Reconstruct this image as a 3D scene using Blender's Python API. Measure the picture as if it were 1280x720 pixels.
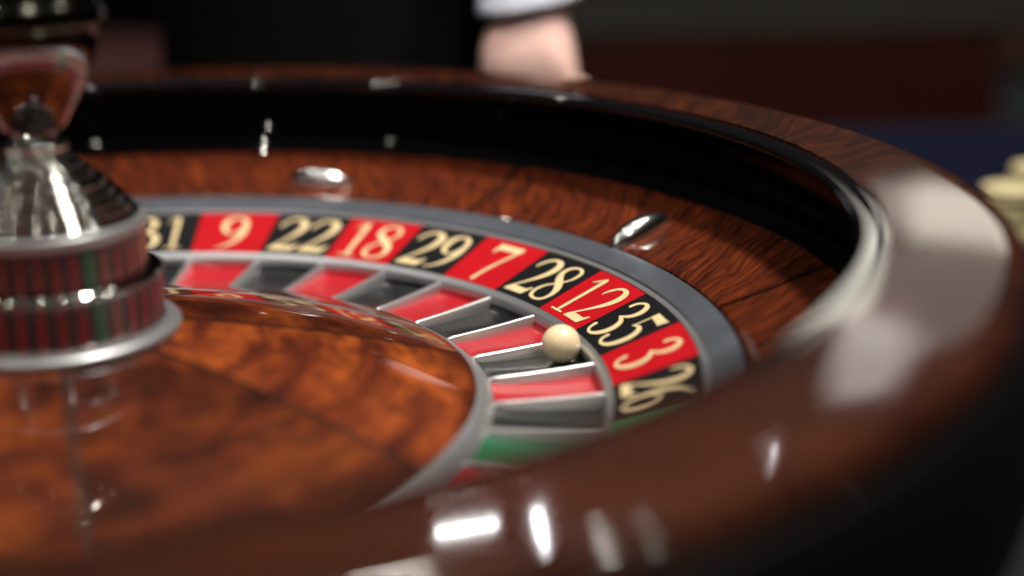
import bpy, bmesh, math, random
from math import sin, cos, pi, radians, atan2, sqrt
from mathutils import Vector, Matrix
random.seed(7)
for o in list(bpy.data.objects): bpy.data.objects.remove(o, do_unlink=True)
SC = bpy.context.scene
COL = SC.collection
S = 0.28                     # metres per wheel unit (number ring outer radius)

# ------------------------------------------------------------------ camera
CAM = Vector((0.711, -2.4293, 0.8306)) * S
pitch, roll, FPX = 0.2875, -0.0228, 2050.0
f = Vector((0, cos(pitch), -sin(pitch))); r = Vector((1, 0, 0)); u = r.cross(f)
rr = r * cos(roll) + u * sin(roll); uu = u * cos(roll) - r * sin(roll)
cd = bpy.data.cameras.new("camera"); cam = bpy.data.objects.new("camera", cd); COL.objects.link(cam)
cam.matrix_world = Matrix(((rr.x, uu.x, -f.x, CAM.x), (rr.y, uu.y, -f.y, CAM.y), (rr.z, uu.z, -f.z, CAM.z), (0, 0, 0, 1)))
cd.sensor_width = 36.0; cd.lens = 36.0 * FPX / 1280.0
cd.clip_start = 0.01; cd.clip_end = 60
cd.dof.use_dof = True; cd.dof.focus_distance = 2.90 * S
cd.dof.aperture_fstop = 1.95; cd.dof.aperture_blades = 0
SC.camera = cam

# ------------------------------------------------------------------ world and lamps
W = bpy.data.worlds.new("World"); SC.world = W; W.use_nodes = True
W.node_tree.nodes["Background"].inputs[0].default_value = (0.9, 0.75, 0.65, 1)
W.node_tree.nodes["Background"].inputs[1].default_value = 0.012
SC.view_settings.view_transform = 'Standard'; SC.view_settings.look = 'None'
SC.view_settings.exposure = 0.0; SC.view_settings.gamma = 1.0
SC.cycles.use_denoising = True
SC.cycles.max_bounces = 10; SC.cycles.glossy_bounces = 6; SC.cycles.sample_clamp_indirect = 6.0

def lamp(name, loc, size, watts, col=(1, .93, .82), target=(0, 0, 0), shape='DISK', size_y=None, spread=180, roll=0):
    L = bpy.data.lights.new(name, 'AREA'); L.shape = shape; L.size = size
    if size_y: L.size_y = size_y
    L.energy = watts; L.color = col; L.spread = radians(spread)
    o = bpy.data.objects.new(name, L); COL.objects.link(o); o.location = loc
    d = Vector(target) - Vector(loc)
    o.rotation_euler = (d.to_track_quat('-Z', 'Y').to_matrix() @ Matrix.Rotation(radians(roll), 3, 'Z')).to_euler()
    return o
def polar(az, el, d): return (d * cos(radians(el)) * sin(radians(az)), d * cos(radians(el)) * cos(radians(az)), d * sin(radians(el)))

lamp("key_downlight", polar(84, 71, 2.0), 0.20, 47)
for az_, el_, d_, w_ in ((100, 42, 2.4, 2), (122, 60, 2.3, 2), (152, 42, 2.6, 3), (-62, 48, 2.6, 2.2), (-95, 62, 2.3, 1.6), (-38, 62, 2.3, 2.2), (60, 58, 2.2, 3), (180, 66, 2.2, 2), (18, 74, 2.2, 2.5), (-150, 42, 2.5, 3)):
    lamp("ceiling_downlight", polar(az_, el_, d_), 0.05, w_ * 1.35)
lamp("hand_fill", (.35, -.55, 1.7), .06, .42, (1, .92, .92), (.22, .47, .09), spread=22)  # added unseen fill that brightens the dealer's hand and cuff
lamp("ceiling_panel", (.1, .35, 2.2), 1.4, 2.5, (1, .95, .88), (.1, .35, 0), 'RECTANGLE', 1.4)
# lit display screens, added blending panels and floating glint lamps above the frame, seen only as reflections in the lacquer
def glow(name, loc, w, h, L, col, target, spread=180, roll=0): lamp(name, loc, w, pi * w * h * L, col, target, 'RECTANGLE', h, spread, roll)
glow("screen_and_fill", (1.14, 2.32, .650), .30, .15, 2.1, (1, .94, .80), (.37, -.05, .071))
glow("screen_and_fill", (.955, 2.34, .640), .07, .12, .9, (1, .92, .84), (.35, -.03, .071))  # dim panel added to fade the left edge of the screen reflection
glow("screen_and_fill", (.808, 2.28, .785), .20, .22, 2.9, (1, .95, .82), (.31, -.15, .071))
glow("screen_and_fill", (.905, 2.20, .985), .13, .20, 1.7, (1, .92, .90), (.30, -.22, .071))
glow("screen_and_fill", (1.07, 2.26, .86), .34, .26, .42, (1, .92, .86), (.33, -.13, .071))  # dim panel added to merge the reflected patches on the rim
glow("screen_and_fill", (.995, 2.20, 1.02), .05, .22, .7, (1, .92, .90), (.30, -.22, .071))  # dim strip added to soften the neighbouring screen's reflection
NB = (.195, -.333, .071)
glow("glint_lamp", (.178, .164, .333), .036, .0032, 2.6, (1, .98, .97), NB, 32, 9)  # added lamps floating over the wheel, shaped to draw the rim highlights
glow("glint_lamp", (.222, .157, .336), .0060, .032, 2.2, (1, .97, 1), NB, 32, 14)
glow("glint_lamp", (.360, .200, .305), .0025, .026, .5, (1, .97, 1), (.263, -.296, .071), 32)

# ------------------------------------------------------------------ materials
def new_mat(name):
    m = bpy.data.materials.new(name); m.use_nodes = True
    return m, m.node_tree, m.node_tree.nodes["Principled BSDF"]
def plain(name, col, rough=.4, metal=0, coat=0, coat_rough=.03, spec=.5, noise=0.0, nscale=200, bump=0.0, rvar=0.0):
    m, t, b = new_mat(name)
    b.inputs["Base Color"].default_value = (*col, 1); b.inputs["Roughness"].default_value = rough
    b.inputs["Metallic"].default_value = metal; b.inputs["Coat Weight"].default_value = coat
    b.inputs["Coat Roughness"].default_value = coat_rough; b.inputs["Specular IOR Level"].default_value = spec
    if noise or bump or rvar:
        tc = t.nodes.new("ShaderNodeTexCoord"); n = t.nodes.new("ShaderNodeTexNoise")
        n.inputs["Scale"].default_value = nscale; n.inputs["Detail"].default_value = 6
        t.links.new(tc.outputs["Object"], n.inputs["Vector"])
        if noise:
            mx = t.nodes.new("ShaderNodeMix"); mx.data_type = 'RGBA'
            mx.inputs[6].default_value = (*[c * (1 - noise) for c in col], 1); mx.inputs[7].default_value = (*[min(1, c * (1 + noise)) for c in col], 1)
            t.links.new(n.outputs["Fac"], mx.inputs[0]); t.links.new(mx.outputs[2], b.inputs["Base Color"])
        if bump:
            bp = t.nodes.new("ShaderNodeBump"); bp.inputs["Strength"].default_value = bump; bp.inputs["Distance"].default_value = .0005
            t.links.new(n.outputs["Fac"], bp.inputs["Height"]); t.links.new(bp.outputs[0], b.inputs["Normal"])
        if rvar:
            mr = t.nodes.new("ShaderNodeMapRange"); mr.inputs[3].default_value = max(0, rough - rvar); mr.inputs[4].default_value = rough + rvar
            t.links.new(n.outputs["Fac"], mr.inputs[0]); t.links.new(mr.outputs[0], b.inputs["Roughness"])
    return m
def wood(name, cols, across, along, skew=0.0, warp=.5, contrast=(.3, .72), coat_rough=.03, figure=0.0, fig_scale=8.0, Rm=.3, detail=6, nrough=.62):
    """radial-grain veneer: x = arc length round the axis, y = radius"""
    m, t, b = new_mat(name); N = t.nodes.new; L = t.links.new
    tc = N("ShaderNodeTexCoord"); sp = N("ShaderNodeSeparateXYZ"); L(tc.outputs["Object"], sp.inputs[0])
    def M(op, a, bb=None):
        n = N("ShaderNodeMath"); n.operation = op
        for i, v in enumerate((a, bb)):
            if v is None: continue
            if isinstance(v, (int, float)): n.inputs[i].default_value = v
            else: L(v, n.inputs[i])
        return n.outputs[0]
    th = M('ARCTAN2', sp.outputs[0], sp.outputs[1])
    r2 = M('SQRT', M('ADD', M('MULTIPLY', sp.outputs[0], sp.outputs[0]), M('MULTIPLY', sp.outputs[1], sp.outputs[1])))
    oi = N("ShaderNodeObjectInfo"); rnd = M('MULTIPLY', oi.outputs["Random"], 7.0)
    arc = M('MULTIPLY', th, Rm)
    if skew: arc = M('ADD', arc, M('MULTIPLY', r2, skew))
    base = N("ShaderNodeCombineXYZ"); L(arc, base.inputs[0]); L(r2, base.inputs[1]); L(rnd, base.inputs[2])
    # low-frequency warp
    wn = N("ShaderNodeTexNoise"); wn.inputs["Scale"].default_value = 14; wn.inputs["Detail"].default_value = 3; L(base.outputs[0], wn.inputs["Vector"])
    wv = M('MULTIPLY', M('SUBTRACT', wn.outputs["Fac"], .5), warp)
    cx = N("ShaderNodeCombineXYZ"); L(M('ADD', M('MULTIPLY', arc, across), wv), cx.inputs[0]); L(M('MULTIPLY', r2, along), cx.inputs[1]); L(rnd, cx.inputs[2])
    n1 = N("ShaderNodeTexNoise"); n1.inputs["Scale"].default_value = 1; n1.inputs["Detail"].default_value = detail; n1.inputs["Roughness"].default_value = nrough
    n1.inputs["Distortion"].default_value = .6; L(cx.outputs[0], n1.inputs["Vector"])
    fac = n1.outputs["Fac"]
    if figure:
        n2 = N("ShaderNodeTexNoise"); n2.inputs["Scale"].default_value = fig_scale; n2.inputs["Detail"].default_value = 2; n2.inputs["Distortion"].default_value = 1.2
        L(base.outputs[0], n2.inputs["Vector"])
        fac = M('ADD', M('MULTIPLY', fac, 1 - figure), M('MULTIPLY', n2.outputs["Fac"], figure))
    cr = N("ShaderNodeValToRGB"); L(fac, cr.inputs[0]); e = cr.color_ramp.elements
    e[0].position = contrast[0]; e[0].color = (*cols[0], 1); e[1].position = contrast[1]; e[1].color = (*cols[2], 1)
    k = e.new((contrast[0] + contrast[1]) / 2); k.color = (*cols[1], 1)
    # pores
    cp = N("ShaderNodeCombineXYZ"); L(M('MULTIPLY', arc, across * 9), cp.inputs[0]); L(M('MULTIPLY', r2, along * 3), cp.inputs[1]); L(rnd, cp.inputs[2])
    n3 = N("ShaderNodeTexNoise"); n3.inputs["Scale"].default_value = 1; n3.inputs["Detail"].default_value = 2; L(cp.outputs[0], n3.inputs["Vector"])
    mr = N("ShaderNodeMapRange"); mr.inputs[1].default_value = .35; mr.inputs[2].default_value = .6; mr.inputs[3].default_value = .62; mr.inputs[4].default_value = 1; L(n3.outputs["Fac"], mr.inputs[0])
    mx = N("ShaderNodeVectorMath"); mx.operation = 'SCALE'; L(cr.outputs[0], mx.inputs[0]); L(mr.outputs[0], mx.inputs["Scale"])
    tone = N("ShaderNodeVectorMath"); tone.operation = 'MULTIPLY'; L(mx.outputs[0], tone.inputs[0]); L(oi.outputs["Color"], tone.inputs[1])
    L(tone.outputs[0], b.inputs["Base Color"])
    b.inputs["Roughness"].default_value = .6; b.inputs["Specular IOR Level"].default_value = .08
    b.inputs["Coat Weight"].default_value = 1; b.inputs["Coat Roughness"].default_value = coat_rough; b.inputs["Coat IOR"].default_value = 1.5
    return m

M_cone = wood("cone_mahogany", ((.034, .006, .003), (.12, .022, .006), (.31, .070, .012)), 16, 48, warp=2.5, figure=.35, fig_scale=18, contrast=(.36, .64), Rm=.10, coat_rough=.02, detail=3.5, nrough=.5)
M_apron = wood("apron_mahogany", ((.024, .0042, .0018), (.095, .016, .0045), (.21, .041, .009)), 300, 48, skew=.5, warp=13, contrast=(.34, .66), Rm=.31, figure=.15)
M_rim = wood("rim_mahogany", ((.008, .0014, .0008), (.036, .0062, .0017), (.092, .0185, .0040)), 170, 26, skew=.9, warp=8, contrast=(.34, .64), Rm=.38, figure=.2, coat_rough=.06)
M_black = plain("black_lacquer", (.004, .004, .005), .025, spec=.5)
M_bowl = plain("black_bowl_side", (.003, .003, .0035), .35, spec=.3)
M_chrome = plain("chrome", (.58, .58, .56), .06, metal=1, rvar=.03, nscale=60)
M_dark = plain("lid_chrome_dark", (.10, .10, .085), .18, metal=1, noise=.5, nscale=60)  # chrome lid; the dark surroundings it mirrors are put into the colour
M_pin = plain("satin_chrome", (.80, .82, .83), .2, metal=1)
M_goblet = plain("goblet_chrome_dark", (.24, .245, .25), .07, metal=1)  # chrome goblet, coloured darker to stand in for its dark reflection
M_steel = plain("satin_steel", (.52, .54, .58), .34, metal=.8)
M_fret = plain("fret_steel", (.88, .89, .91), .28, metal=.9)
M_grey = plain("grey_rotor_edge", (.17, .19, .23), .36, metal=.65, noise=.25, nscale=45, rvar=.05)
M_red = plain("number_red", (.43, .004, .010), .5, spec=.15, noise=.16, nscale=70)
M_blk = plain("number_black", (.008, .008, .010), .5, spec=.12)
M_grn = plain("number_green", (.012, .22, .09), .5, spec=.15)
M_pred = plain("pocket_red", (.44, .010, .020), .42, noise=.15, nscale=90, spec=.3, coat=.3, coat_rough=.12)
M_pblk = plain("pocket_black", (.010, .011, .012), .35, spec=.35, coat=.35, coat_rough=.12)
M_pgrn = plain("pocket_green", (.012, .15, .065), .4, spec=.3, coat=.3, coat_rough=.12)
M_gold = plain("number_cream_gold", (.70, .56, .32), .5, spec=.3, noise=.06, nscale=300)
M_ball = plain("ivory_ball", (.92, .76, .49), .3, coat=.5, coat_rough=.05, noise=.04, nscale=80)
M_seam = plain("dark_inlay", (.012, .006, .004), .35, coat=.6)
M_sred = plain("drum_red", (.17, .006, .014), .3, coat=.6, coat_rough=.08)
M_sgrn = plain("drum_green", (.012, .10, .045), .3, coat=.6, coat_rough=.08)
M_sblk = plain("drum_black", (.012, .012, .012), .25, coat=.6, coat_rough=.08)
M_felt = plain("blue_felt", (.003, .004, .018), .95, spec=.1, noise=.2, nscale=900, bump=.3)

# ------------------------------------------------------------------ helpers
def link(name, me, mat, parent=None, smooth=True):
    o = bpy.data.objects.new(name, me); COL.objects.link(o)
    if mat and not me.materials: me.materials.append(mat)
    if parent: o.parent = parent
    if smooth:
        me.polygons.foreach_set('use_smooth', [True] * len(me.polygons))
    return o
def empty(name, label, cat, loc=(0, 0, 0), group=None):
    o = bpy.data.objects.new(name, None); COL.objects.link(o); o.location = loc; o.empty_display_size = .05
    o["label"] = label; o["category"] = cat
    if group: o["group"] = group
    return o
def tag(o, label, cat, group=None):
    o["label"] = label; o["category"] = cat
    if group: o["group"] = group
    return o
def az(R, z, a): return (R * S * sin(a), R * S * cos(a), z * S)
def cr(pts, n=6, closed=False):
    out = []; m = len(pts)
    for i in range(m if closed else m - 1):
        if closed: p0, p1, p2, p3 = pts[i - 1], pts[i], pts[(i + 1) % m], pts[(i + 2) % m]
        else: p0, p1, p2, p3 = pts[max(i - 1, 0)], pts[i], pts[i + 1], pts[min(i + 2, m - 1)]
        for k in range(n):
            t = k / n
            out.append(tuple(.5 * (2 * b + (c - a) * t + (2 * a - 5 * b + 4 * c - d) * t * t + (3 * b - a - 3 * c + d) * t ** 3) for a, b, c, d in zip(p0, p1, p2, p3)))
    if not closed: out.append(tuple(pts[-1]))
    return out
def lathe(name, prof, mat, parent, a0=0.0, a1=2 * pi, n=192, closed_prof=False):
    """surface of revolution about z; prof = (R, z) in wheel units, walked so that normals face out (outside on the left)"""
    full = abs(a1 - a0 - 2 * pi) < 1e-6
    cols = n if full else n + 1
    v = []; F = []; m = len(prof)
    for i in range(cols):
        a = a0 + (a1 - a0) * i / n
        for R, z in prof: v.append(az(R, z, a))
    for i in range(n):
        j = (i + 1) % cols
        for k in range(m if closed_prof else m - 1):
            k2 = (k + 1) % m
            F.append((i * m + k, j * m + k, j * m + k2, i * m + k2))
    if closed_prof and not full:
        F.append(tuple(range(m))); F.append(tuple((cols - 1) * m + k for k in reversed(range(m))))
    me = bpy.data.meshes.new(name); me.from_pydata(v, [], F); me.update()
    bm = bmesh.new(); bm.from_mesh(me); bmesh.ops.remove_doubles(bm, verts=bm.verts, dist=1e-7); bmesh.ops.recalc_face_normals(bm, faces=bm.faces); bm.to_mesh(me); bm.free()
    o = link(name, me, mat, parent)
    me.set_sharp_from_angle(angle=radians(35))
    return o
def box_bm(bm, c, d, rot=None):
    r_ = bmesh.ops.create_cube(bm, size=1); 
    mt = Matrix.Translation(c) @ (rot.to_4x4() if rot else Matrix.Identity(4)) @ Matrix.Diagonal((*d, 1))
    bmesh.ops.transform(bm, matrix=mt, verts=r_['verts']); return r_['verts']
def bm_obj(name, bm, mat, parent=None, smooth=False, sharp=None):
    bmesh.ops.recalc_face_normals(bm, faces=bm.faces)
    me = bpy.data.meshes.new(name); bm.to_mesh(me); bm.free()
    o = link(name, me, mat, parent, smooth)
    if sharp: me.set_sharp_from_angle(angle=radians(sharp))
    return o

# ------------------------------------------------------------------ setting: table and floor
TZ = -0.30 * S
def slab(name, poly, z0, z1, mat, parent=None):
    bm = bmesh.new(); vs = [bm.verts.new((x, y, z1)) for x, y in poly]; fc = bm.faces.new(vs)
    ex = bmesh.ops.extrude_face_region(bm, geom=[fc]); bmesh.ops.translate(bm, vec=(0, 0, z0 - z1), verts=[e for e in ex['geom'] if isinstance(e, bmesh.types.BMVert)])
    return bm_obj(name, bm, mat, parent)
table = empty("roulette_table", "black table with dark blue felt at the far right that carries the roulette wheel", "table", (0, 0, TZ - .03))
def tp(o): o.location = (0, 0, -(TZ - .03)); return o
poly = [(-.75, -.75), (1.7, -.75), (1.7, .95), (.40, .95), (.40, .50), (-.75, .50)]
tp(slab("table_top", poly, TZ - .03, TZ - .004, M_bowl, table))
tp(slab("felt", [(.43, .25), (1.66, .25), (1.66, .92), (.43, .92)], TZ - .003, TZ, M_felt, table))
M_mahog = plain("dark_mahogany", (.055, .012, .010), .3, coat=.6, coat_rough=.15, noise=.5, nscale=9)
edge = [(x + (.02 if x > 1 else -.02 if x < -.5 else 0), y + (.02 if y > .4 else -.02)) for x, y in poly]
tp(slab("table_body", edge, TZ - .2, TZ - .032, M_mahog, table))
for x, y in ((-.6, -.6), (1.5, -.6), (1.5, .8), (-.6, .4)):
    bm = bmesh.new(); box_bm(bm, (x, y, TZ - .46), (.08, .08, .52)); tp(bm_obj("leg", bm, M_mahog, table))
FZ = TZ - .75
M_carpet = plain("dark_carpet", (.035, .032, .032), .95, spec=.1, noise=.6, nscale=5)
bm = bmesh.new(); bmesh.ops.create_grid(bm, x_segments=1, y_segments=1, size=14)
floor = bm_obj("floor", bm, M_carpet); floor.location = (0, 0, FZ); floor["kind"] = "structure"

# ------------------------------------------------------------------ roulette bowl (the fixed part)
bowl = empty("roulette_bowl", "large round mahogany roulette bowl with glossy black ball track and rolled rim", "roulette bowl", (0, 0, TZ))
def up(o):
    o.location = (0, 0, -TZ); return o
SEAM0 = radians(36)
ap = [(1.068, .008), (1.068, .020), (1.072, .0245)] + [(1.072 + t * .18, .0245 + .058 * t - .004 * sin(pi * t)) for t in [i / 8 for i in range(1, 9)]]
gap = .0050
for k in range(8):
    up(lathe("apron_panel", ap, M_apron, bowl, SEAM0 + k * pi / 4 + gap, SEAM0 + (k + 1) * pi / 4 - gap, 26))
up(lathe("apron_base", [(1.066, -.02), (1.07, .016), (1.255, .078)], M_seam, bowl))
track = cr([(1.249, .078), (1.254, .088), (1.262, .108), (1.270, .116), (1.280, .119), (1.292, .130), (1.300, .155), (1.305, .19), (1.308, .221), (1.300, .229), (1.250, .231), (1.230, .2320), (1.218, .2345), (1.2135, .2400), (1.2142, .2455), (1.2175, .2497), (1.2220, .2520)], 6) + [(1.2250, .2526), (1.2262, .2527), (1.2360, .2527), (1.2508, .2527), (1.2515, .2526), (1.2525, .2518), (1.2530, .2490)]
up(lathe("ball_track", track, M_black, bowl, n=256))
rimp = [(1.2535, .2440), (1.2536, .2548), (1.2540, .2559), (1.2547, .2564), (1.2553, .2565), (1.2560, .2565), (1.30, .25515), (1.35, .25363), (1.384, .2526)] + cr([(1.387, .2525), (1.412, .2508), (1.432, .243), (1.441, .227), (1.4415, .207)], 6)
up(lathe("rim", rimp, M_rim, bowl, n=256))
wall = cr([(1.4425, .2055), (1.450, .200), (1.466, .16), (1.475, .10), (1.47, .0), (1.43, -.12), (1.36, -.23), (1.30, -.298)], 5)
up(lathe("bowl_side", wall, M_bowl, bowl, n=192))
# deflectors: canoe-shaped chrome pins
def deflector_mesh():
    bm = bmesh.new(); Ls = .076; nL, nA = 20, 14; rows = []
    for i in range(nL + 1):
        t = -1 + 2 * i / nL; w = .026 * (1 - abs(t) ** 2.0) ** .8 + .0008; h = .034 * (1 - abs(t) ** 2.2) ** .75 + .0008
        rows.append([bm.verts.new((Ls * t * S, w * cos(pi * j / nA) * S, (h * sin(pi * j / nA) ** .85 - .002) * S)) for j in range(nA + 1)])
    for i in range(nL):
        for j in range(nA): bm.faces.new((rows[i][j], rows[i + 1][j], rows[i + 1][j + 1], rows[i][j + 1]))
    bmesh.ops.recalc_face_normals(bm, faces=bm.faces)
    me = bpy.data.meshes.new("deflector"); bm.to_mesh(me); bm.free(); return me
dme = deflector_mesh()
for k in range(8):
    a = radians(58.3 - (43.4 if k == 1 else 45 * k)); Rc = 1.132 if k % 2 else 1.122; zc = .0245 + .058 * (Rc - 1.072) / .18 - .002
    er = Vector((sin(a), cos(a), 0)); et = Vector((cos(a), -sin(a), 0)); sl = .058 / .18
    d = (er + Vector((0, 0, sl))).normalized(); n = d.cross(et) if d.cross(et).z > 0 else et.cross(d)
    X, Y = (d, n.cross(d)) if k % 2 == 0 else (et, n.cross(et))
    o = link("deflector", dme, M_pin, bowl)
    o.matrix_local = Matrix(((X.x, Y.x, n.x, Rc * S * sin(a)), (X.y, Y.y, n.y, Rc * S * cos(a)), (X.z, Y.z, n.z, zc * S - TZ), (0, 0, 0, 1)))

# ------------------------------------------------------------------ rotor
RZ = -0.11 * S
rotor = empty("roulette_rotor", "spinning roulette wheel head with red and black numbered pockets and mahogany cone", "roulette wheel", (0, 0, RZ))
def ro(o): o.location = (0, 0, -RZ); return o
PH = 0.0509; D = 2 * pi / 37
ORDER = [9, 22, 18, 29, 7, 28, 12, 35, 3, 26, 0, 32, 15, 19, 4, 21, 2, 25, 17, 34, 6, 27, 13, 36, 11, 30, 8, 23, 10, 5, 24, 16, 33, 1, 20, 14, 31]
REDS = {1, 3, 5, 7, 9, 12, 14, 16, 18, 19, 21, 23, 25, 27, 30, 32, 34, 36}
ro(lathe("rotor_edge", [(1.009, .0025), (1.012, .009), (1.016, .0105), (1.052, .0235), (1.058, .0235), (1.0615, .020), (1.0615, -.03)], M_grey, rotor, n=256))
ro(lathe("number_trim_ring", [(1.0005, -.006), (1.0005, .0022), (1.003, .0032), (1.0085, .0052), (1.010, .004)], M_steel, rotor, n=256))
def tz(R): return (R - 1) * (.05 / .1362)
tile_prof = [(.866, tz(.866) - .012), (.866, tz(.866)), (.932, tz(.932)), (.9995, tz(.9995)), (.9995, tz(.9995) - .012)]
# digits: pen strokes (x, y, half width) and filled polygons in a box about .5 wide, 1 tall
G = {
 '1': ([[(.20, .95, .06), (.20, .5, .06), (.20, .03, .055)], [(.02, .82, .012), (.10, .88, .03), (.19, .985, .022)]], [[(.04, 0), (.36, 0), (.36, .035), (.04, .035)]]),
 '2': ([[(.05, .70, .02), (.07, .80, .04), (.17, .93, .042), (.30, .965, .05), (.42, .89, .085), (.455, .75, .098), (.41, .57, .082), (.28, .36, .048), (.14, .18, .032), (.04, .06, .03)]],
       [[(0, 0), (.47, 0), (.55, .21), (.51, .22), (.45, .145), (.09, .145)]]),
 '3': ([[(.05, .79, .055), (.08, .89, .045), (.2, .965, .036), (.33, .92, .07), (.39, .79, .085), (.34, .64, .06), (.2, .545, .024)],
        [(.19, .535, .024), (.34, .49, .06), (.44, .36, .092), (.43, .19, .092), (.32, .06, .06), (.18, .02, .034), (.07, .08, .045), (.04, .18, .065)]], []),
 '4': ([[(.36, .99, .06), (.36, .5, .06), (.36, 0, .06)], [(.36, .98, .028), (.19, .65, .024), (.02, .32, .024)]], [[(0, .25), (.52, .25), (.52, .35), (0, .35)]]),
 '5': ([[(.135, .93, .024), (.12, .75, .024), (.105, .57, .022)], [(.10, .56, .02), (.22, .61, .042), (.36, .55, .078), (.44, .38, .098), (.41, .18, .09), (.31, .06, .06), (.17, .02, .034), (.06, .08, .045), (.04, .17, .06)]],
       [[(.115, .85), (.44, .83), (.47, .82), (.52, 1.0), (.46, .985), (.115, .985)]]),
 '7': ([[(.49, .90, .042), (.37, .58, .044), (.27, .28, .052), (.22, .01, .06)]], [[(0, .74), (.035, .74), (.075, .84), (.46, .84), (.53, .86), (.53, .99), (.06, .99), (.01, 1.0)]]),
 '8': ([[(.25, .965, .034), (.11, .90, .05), (.075, .76, .066), (.16, .62, .09), (.30, .50, .10), (.42, .36, .09), (.455, .2, .064), (.39, .07, .045), (.25, .03, .034), (.10, .08, .05), (.05, .21, .055), (.10, .36, .04), (.24, .49, .028), (.37, .62, .034), (.42, .78, .05), (.38, .91, .046)]], []),
 '9': ([[(.25, .965, .038), (.11, .88, .07), (.075, .70, .082), (.12, .53, .06), (.23, .46, .034), (.35, .51, .045), (.42, .64, .06), (.43, .78, .07), (.37, .91, .055)], [(.44, .74, .06), (.44, .5, .082), (.36, .26, .068), (.22, .1, .04), (.06, .01, .022)]], []),
 '0': ([[(.25, .965, .034), (.10, .86, .072), (.05, .5, .092), (.10, .14, .072), (.25, .035, .034), (.40, .14, .072), (.45, .5, .092), (.40, .86, .072)]], []),
}
G['6'] = ([[(.5 - x, 1 - y, w) for x, y, w in s] for s in G['9'][0]], [])
CLOSED = {('8', 0), ('9', 0), ('6', 0), ('0', 0)}
WID = {'1': .40, '7': .54}
def digit_polys(ch):
    """flat quads and polygons, each with a level so that overlapping strokes do not share a plane"""
    out = []; lv = 0
    for i, s in enumerate(G[ch][0]):
        cl = (ch, i) in CLOSED; p = cr(s, 7, cl); n = len(p); L_ = []; R_ = []
        p = [(x_, y_, w_ * .70) for x_, y_, w_ in p]
        for k in range(n):
            a = p[k - 1] if (cl or k) else p[k]; b = p[(k + 1) % n] if (cl or k < n - 1) else p[k]
            dx, dy = b[0] - a[0], b[1] - a[1]; q = sqrt(dx * dx + dy * dy) or 1
            L_.append((p[k][0] - dy / q * p[k][2], p[k][1] + dx / q * p[k][2])); R_.append((p[k][0] + dy / q * p[k][2], p[k][1] - dx / q * p[k][2]))
        for k in range(n if cl else n - 1): out.append(([R_[k], R_[(k + 1) % n], L_[(k + 1) % n], L_[k]], lv))
        if not cl:      # round ends
            for c, w in ((p[0], p[0][2]), (p[-1], p[-1][2])):
                lv += 1; out.append(([(c[0] + w * cos(2 * pi * j / 14), c[1] + w * sin(2 * pi * j / 14)) for j in range(14)], lv))
        lv += 1
    for pg in G[ch][1]: out.append((pg, lv)); lv += 1
    return out
HT = .110; WS = .122
for i, num in enumerate(ORDER):
    a0 = PH + i * D; ac = a0 + D / 2
    m = M_grn if num == 0 else M_red if num in REDS else M_blk
    tile = ro(lathe("number_tile", tile_prof, m, rotor, a0 + .0004, a0 + D - .0004, 5, closed_prof=True))
    txt = str(num); ws = [WID.get(c, .52) for c in txt]; gapw = .05; tot = sum(ws) + gapw * (len(ws) - 1)
    v = []; F = []; x0 = -tot / 2
    for c, w in zip(txt, ws):
        for pg, lv in digit_polys(c):
            st = len(v)
            for (x, y) in pg:
                R = .932 + (y - .5) * HT; uu_ = (x0 + x) * WS
                # taper the figure slightly with the sector
                a = ac + uu_ / .932
                v.append(az(R, tz(R) + .0006 + lv * .00012, a))
            F.append(tuple(range(st, len(v))))
        x0 += w + gapw
    me = bpy.data.meshes.new("number"); me.from_pydata(v, [], F); me.update()
    bm = bmesh.new(); bm.from_mesh(me)
    for fc in bm.faces:
        fc.normal_update()
        if fc.normal.z < 0: fc.normal_flip()
    bm.to_mesh(me); bm.free()
    link("number", me, M_gold, tile, smooth=False)
    # pocket cup
    pm = M_pgrn if num == 0 else M_pred if num in REDS else M_pblk
    pp = cr([(.8555, -.058), (.8535, -.068), (.849, -.080), (.838, -.0855), (.78, -.087), (.72, -.086), (.69, -.083), (.676, -.078)], 4)
    ro(lathe("pocket", pp, pm, rotor, a0, a0 + D, 6))
ro(lathe("pocket_ring", cr([(.8525, -.072), (.8525, -.0625), (.8545, -.0575), (.859, -.0540), (.8635, -.0510), (.8655, -.0500), (.8657, -.053)], 3), M_steel, rotor, n=256))
# frets
def fret_mesh():
    bm = bmesh.new(); rows = []; n = 12
    for i in range(n + 1):
        t = i / n; R = .857 - t * (.857 - .672); zt = -.0595 - .0125 * t - .0015 * sin(pi * t) ; zb = -.09
        if i == n: zt -= .003
        w = .0044; wb = .0058
        rows.append([bm.verts.new((x * S, R * S, z * S)) for x, z in ((-wb, zb), (-w, zt - .003), (-w * .7, zt - .0006), (0, zt), (w * .7, zt - .0006), (w, zt - .003), (wb, zb))])
    for i in range(n):
        for j in range(6): bm.faces.new((rows[i][j], rows[i][j + 1], rows[i + 1][j + 1], rows[i + 1][j]))
    bm.faces.new(rows[-1])
    bmesh.ops.recalc_face_normals(bm, faces=bm.faces)
    me = bpy.data.meshes.new("fret"); bm.to_mesh(me); bm.free(); return me
fme = fret_mesh()
for i in range(37):
    o = link("fret", fme, M_fret, rotor); ro(o); o.rotation_euler = (0, 0, -(PH + i * D))
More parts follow.
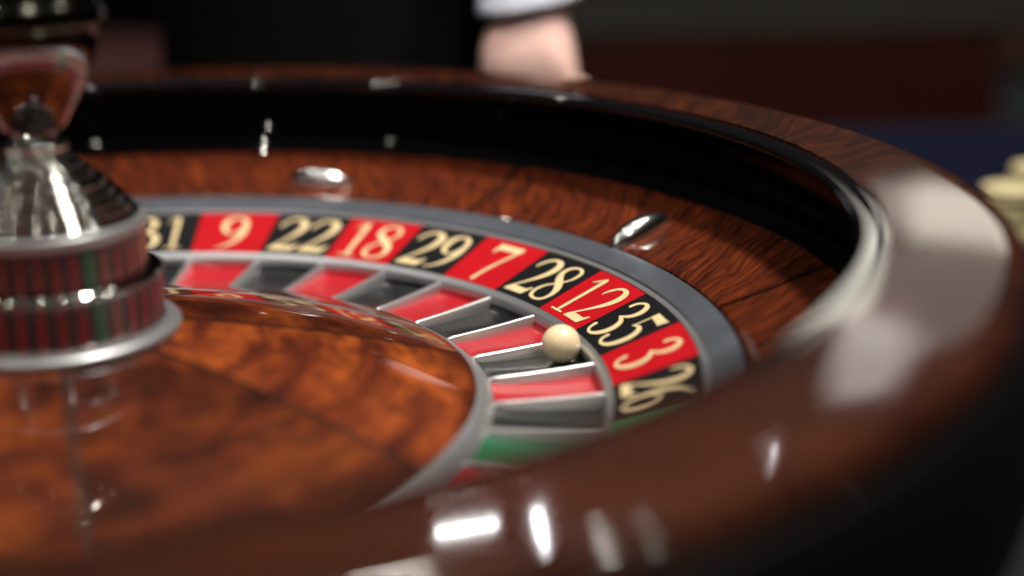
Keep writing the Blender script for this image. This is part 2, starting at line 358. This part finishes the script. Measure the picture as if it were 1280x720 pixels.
# cone
ro(lathe("cone_ring", cr([(.680, -.090), (.679, -.080), (.676, -.0745), (.668, -.068), (.657, -.0605), (.652, -.0585)], 4), M_steel, rotor, n=256))
CZ = cr([(.652, -.0588), (.60, -.0430), (.55, -.0280), (.50, -.0135), (.45, .000), (.40, .0128), (.35, .0245), (.30, .0355), (.25, .0455), (.20, .0550), (.16, .0615)], 3)
for k in range(8):
    a = radians(117.5 + 45 * k)
    o = ro(lathe("cone_veneer", CZ, M_cone, rotor, a + .0001, a + pi / 4 - .0001, 30))
    o.color = (*[t_ * (.72, .78, .9, 1, .8, 1, .95, 1.35)[k] for t_ in (1, .95, .95)], 1)
def strip(name, a, w):
    v = []; F = []
    for R, z in CZ:
        er = Vector((sin(a), cos(a), 0)); et = Vector((cos(a), -sin(a), 0))
        for s_ in (-1, 1):
            p = er * R + et * s_ * w; v.append((p.x * S, p.y * S, (z + .0008) * S))
    for i in range(len(CZ) - 1): F.append((2 * i, 2 * i + 1, 2 * i + 3, 2 * i + 2))
    me = bpy.data.meshes.new(name); me.from_pydata(v, [], F); me.update()
    return link(name, me, M_seam, rotor)
for k in range(8): ro(strip("inlay_strip", radians(117.5 + 45 * k), .0042))

# turret
tur_p = [(.150, .233)]
for Rb, zb, rb in ((.137, .243, .0075), (.128, .256, .007), (.116, .268, .008), (.103, .281, .0075), (.090, .295, .009), (.074, .310, .008), (.059, .324, .009), (.046, .338, .0075), (.040, .353, .008)):
    tur_p += [(Rb + rb * cos(radians(q)), zb + rb * sin(radians(q))) for q in (-35, -10, 15, 40, 65, 90)]
tur_p += [(.034, .364), (.031, .370), (.033, .376), (.040, .378)]
turret = ro(lathe("turret", tur_p, M_chrome, rotor, n=96))
def tl(name, prof, mat, n=128): return lathe(name, prof, mat, turret, n=n)
tl("flange", cr([(.170, .074), (.178, .0745), (.188, .073), (.193, .069), (.194, .063), (.190, .059), (.18, .056)], 3), M_steel)
tl("drum", [(.1690, .072), (.1690, .150)], M_sblk)
tl("drum_collar", cr([(.1690, .1485), (.1725, .150), (.1725, .154), (.168, .1585), (.158, .161), (.150, .161)], 3), M_chrome)
tl("drum", [(.1490, .158), (.1480, .228)], M_sblk)
tl("drum_collar", cr([(.1478, .222), (.1515, .223), (.1515, .236), (.148, .240), (.135, .242)], 3), M_steel)
tl("foot_band", cr([(.1690, .073), (.1715, .074), (.1715, .079), (.169, .080)], 2), M_chrome)
def stripe_mesh(R0, z0, R1, z1):
    v = []; F = []; hw = 2 * pi / 74 * .45; n = 4
    for i in range(n + 1):
        a = -hw + 2 * hw * i / n
        v += [az(R0, z0, a), az(R1, z1, a)]
    for i in range(n): F.append((2 * i, 2 * i + 2, 2 * i + 3, 2 * i + 1))
    me = bpy.data.meshes.new("drum_stripe"); me.from_pydata(v, [], F); me.update(); return me
for (R0, z0, R1, z1) in ((.1698, .0815, .1698, .147), (.1499, .163, .1489, .2205)):
    mr_ = stripe_mesh(R0, z0, R1, z1); mr_.materials.append(M_sred); mg = mr_.copy(); mg.materials.clear(); mg.materials.append(M_sgrn)
    for i in range(37):
        a = radians(141) + i * 2 * pi / 37
        o = link("drum_stripe", mg if i == 0 else mr_, None, turret); o.rotation_euler = (0, 0, -a)
tl("goblet", cr([(.031, .374), (.040, .378), (.047, .384), (.055, .397), (.066, .415), (.082, .444), (.096, .475), (.104, .502), (.107, .522), (.105, .528)], 5), M_goblet)
tl("goblet_lid", cr([(.105, .526), (.117, .532), (.121, .540), (.121, .560), (.115, .575), (.110, .600), (.100, .612), (.08, .62), (.05, .64), (.03, .68), (.035, .70), (.05, .73), (.035, .765), (.0, .775)], 4), M_dark)

# ------------------------------------------------------------------ ball
bm = bmesh.new(); bmesh.ops.create_uvsphere(bm, u_segments=48, v_segments=24, radius=.0335 * S)
ball = bm_obj("roulette_ball", bm, M_ball, None, True)
ball.location = az(.822, -.087 + .0337, radians(74.6))
tag(ball, "small round ivory white ball lying in the black pocket below number 35", "ball")

# ------------------------------------------------------------------ chips on the felt
def chip_mesh(m1):
    n = 40; prof = [(.0, .0), (.0185, .0), (.0195, .0006), (.0195, .0027), (.0185, .0033), (.0165, .0033), (.0162, .0030), (.012, .0030), (.0, .0030)]
    v = []; F = []; k = len(prof)
    for i in range(n):
        a = 2 * pi * i / n
        for R, z in prof: v.append((R * cos(a), R * sin(a), z))
    for i in range(n):
        for j in range(k - 1): F.append((i * k + j, ((i + 1) % n) * k + j, ((i + 1) % n) * k + j + 1, i * k + j + 1))
    me = bpy.data.meshes.new("casino_chip"); me.from_pydata(v, [], F); me.update()
    bm = bmesh.new(); bm.from_mesh(me); bmesh.ops.remove_doubles(bm, verts=bm.verts, dist=1e-6); bmesh.ops.recalc_face_normals(bm, faces=bm.faces); bm.to_mesh(me); bm.free()
    me.materials.append(m1); return me
M_chip = plain("cream_chip", (.66, .57, .32), .45, noise=.1, nscale=120)
cme = chip_mesh(M_chip)
for (x, y, n, lab) in ((.562, .484, 12, "cream yellow casino chip in the stack nearest the rim"), (.594, .520, 14, "cream yellow casino chip in the taller stack behind")):
    for i in range(n):
        o = link("casino_chip", cme, None, None); o.location = (x + random.uniform(-.0012, .0012), y + random.uniform(-.0012, .0012), TZ + .0001 + i * .0034)
        tag(o, lab, "casino chip", lab.replace("cream yellow casino chip", "chips"))

# ------------------------------------------------------------------ dealer: hand leaning on the table behind the wheel
M_skin = plain("skin", (.74, .49, .42), .5, spec=.4, noise=.08, nscale=60, bump=.1)
M_skin.node_tree.nodes["Principled BSDF"].inputs["Subsurface Weight"].default_value = .15
M_skin.node_tree.nodes["Principled BSDF"].inputs["Subsurface Radius"].default_value = (.01, .004, .002)
M_cuff = plain("white_cuff", (.55, .60, .67), .8, noise=.04, nscale=800, bump=.2)
M_vest = plain("black_cloth", (.003, .003, .0035), .95, spec=.1, noise=.3, nscale=500, bump=.3)
M_btn = plain("dark_button", (.05, .05, .06), .25, coat=.5)
person = empty("person", "person in black clothing with a white cuff, leaning one hand behind the wheel", "person", (.213, .47, TZ))
def skin_obj(name, verts, edges, root, mat, parent, sub=2):
    me = bpy.data.meshes.new(name); me.from_pydata([v[:3] for v in verts], edges, [])
    o = link(name, me, mat, parent, False)
    md = o.modifiers.new("skin", 'SKIN'); md.use_smooth_shade = True
    for i, v in enumerate(verts): me.skin_vertices[0].data[i].radius = (v[3], v[4] if len(v) > 4 else v[3]); me.skin_vertices[0].data[i].use_root = (i == root)
    s = o.modifiers.new("sub", 'SUBSURF'); s.levels = sub; s.render_levels = sub
    return o
# local frame: x across the hand, y away from camera, z up from the felt
V = [(.030, .075, .420, .040), (.018, .034, .290, .036), (.010, .014, .200, .030, .026), (.003, .004, .168, .032, .024), (-.002, -.004, .138, .041, .021), (-.002, -.010, .100, .044, .017)]
Eg = [(0, 1), (1, 2), (2, 3), (3, 4), (4, 5)]
for dx, l in ((-.031, .070), (-.010, .080), (.011, .077), (.031, .062)):
    b0 = len(V); V += [(dx * 1.0, -.012, .084, .0100), (dx * 1.12, -.022, .084 - l * .44, .0092), (dx * 1.2, -.022, .084 - l * .72, .0084), (dx * 1.25, -.012, .0085, .0075)]
    Eg += [(5, b0), (b0, b0 + 1), (b0 + 1, b0 + 2), (b0 + 2, b0 + 3)]
b0 = len(V); V += [(.044, .004, .112, .013), (.060, .000, .078, .0105), (.066, -.006, .048, .009)]
Eg += [(4, b0), (b0, b0 + 1), (b0 + 1, b0 + 2)]
skin_obj("body", V, Eg, 2, M_skin, person)
def tube(name, rings, mat, parent, n=40):
    v = []; F = []
    for (cx, cy, cz, rx, ry, tilt) in rings:
        for i in range(n):
            a = 2 * pi * i / n; v.append((cx + rx * cos(a), cy + ry * sin(a), cz + tilt * rx * cos(a)))
    for k in range(len(rings) - 1):
        for i in range(n): F.append((k * n + i, k * n + (i + 1) % n, (k + 1) * n + (i + 1) % n, (k + 1) * n + i))
    me = bpy.data.meshes.new(name); me.from_pydata(v, [], F); me.update(); return link(name, me, mat, parent)
tube("cuff", [(.003, .006, 0.1840, .032, .029, .15), (.003, .006, 0.1810, .0362, .034, .15), (.003, .006, 0.1825, .0366, .0343, .15), (.0032, .0062, 0.1860, .0366, .0343, .15), (.005, .012, .200, .0360, .034, .15), (.012, .026, .265, .0355, .034, .15)], M_cuff, person)
tube("sleeve", [(.010, .020, .244, .041, .038, .15), (.010, .020, .240, .046, .042, .15), (.0102, .0205, .243, .0465, .0425, .15), (.02, .045, .31, .054, .05, .1), (.035, .085, .45, .060, .056, 0), (.02, .13, .60, .068, .062, 0)], M_vest, person)
tors = tube("vest", [(-.13, .20, .02, .17, .10, 0), (-.13, .20, .20, .165, .10, 0), (-.13, .20, .40, .175, .11, 0), (-.12, .20, .58, .19, .11, 0), (-.12, .20, .66, .14, .09, 0)], M_vest, person)
for z in (.215, .30):
    bm = bmesh.new(); bmesh.ops.create_cone(bm, cap_ends=True, segments=20, radius1=.007, radius2=.006, depth=.003)
    o = bm_obj("button", bm, M_btn, person, False); o.rotation_euler = (radians(90), 0, 0); o.location = (-.075, .107, z)

# ------------------------------------------------------------------ far background, out of focus
nt = empty("gaming_table", "long dark mahogany table with grey top standing far behind the wheel", "table", (.6, 2.6, FZ))
M_gtop = plain("grey_baize", (.06, .058, .052), .9, noise=.3, nscale=4)
def child_box(name, c, d, mat, parent, bev=.01):
    bm = bmesh.new(); box_bm(bm, c, d); bmesh.ops.bevel(bm, geom=bm.edges[:], offset=bev, segments=2, affect='EDGES')
    return bm_obj(name, bm, mat, parent, False)
H = .62
child_box("table_top", (.35, .55, H + .01), (2.6, 1.1, .03), M_gtop, nt)
child_box("apron", (.35, .04, H - .13), (2.5, .05, .24), M_mahog, nt)
for x in (-.7, .1, .9, 1.5): child_box("leg", (x, .15, (H - .25) / 2), (.09, .09, H - .25), M_mahog, nt)
M_cush = plain("dark_red_velvet", (.035, .004, .006), .8, noise=.3, nscale=30)
st = empty("stool", "round red cushioned stool on a dark post behind the wheel at left", "stool", (-.40, 1.55, FZ))
def lathe_m(name, prof, mat, parent, n=48):
    o = lathe(name, [(a / S, b / S) for a, b in prof], mat, parent, n=n); return o
lathe_m("cushion", cr([(.0, .765), (.13, .763), (.165, .75), (.172, .72), (.165, .695), (0, .69)], 4), M_cush, st)
lathe_m("post", [(.028, .695), (.025, .03), (.16, .02), (.17, .0)], M_bowl, st)
chair = empty("chair", "slate blue upholstered chair with brown top rail at far right", "chair", (1.14, 1.75, FZ))
M_slate = plain("slate_cloth", (.022, .028, .038), .9, noise=.3, nscale=20)
M_brown = plain("brown_wood", (.05, .025, .016), .4, noise=.3, nscale=12)
child_box("seat", (0, -.2, .44), (.42, .42, .07), M_slate, chair, .02)
child_box("backrest", (0, .02, .55), (.40, .05, .24), M_slate, chair, .015)
child_box("top_rail", (0, .02, .69), (.42, .06, .045), M_brown, chair, .012)
for x in (-.18, .18):
    for y in (-.38, .0): child_box("leg", (x, y, .20), (.035, .035, .405), M_brown, chair, .004)
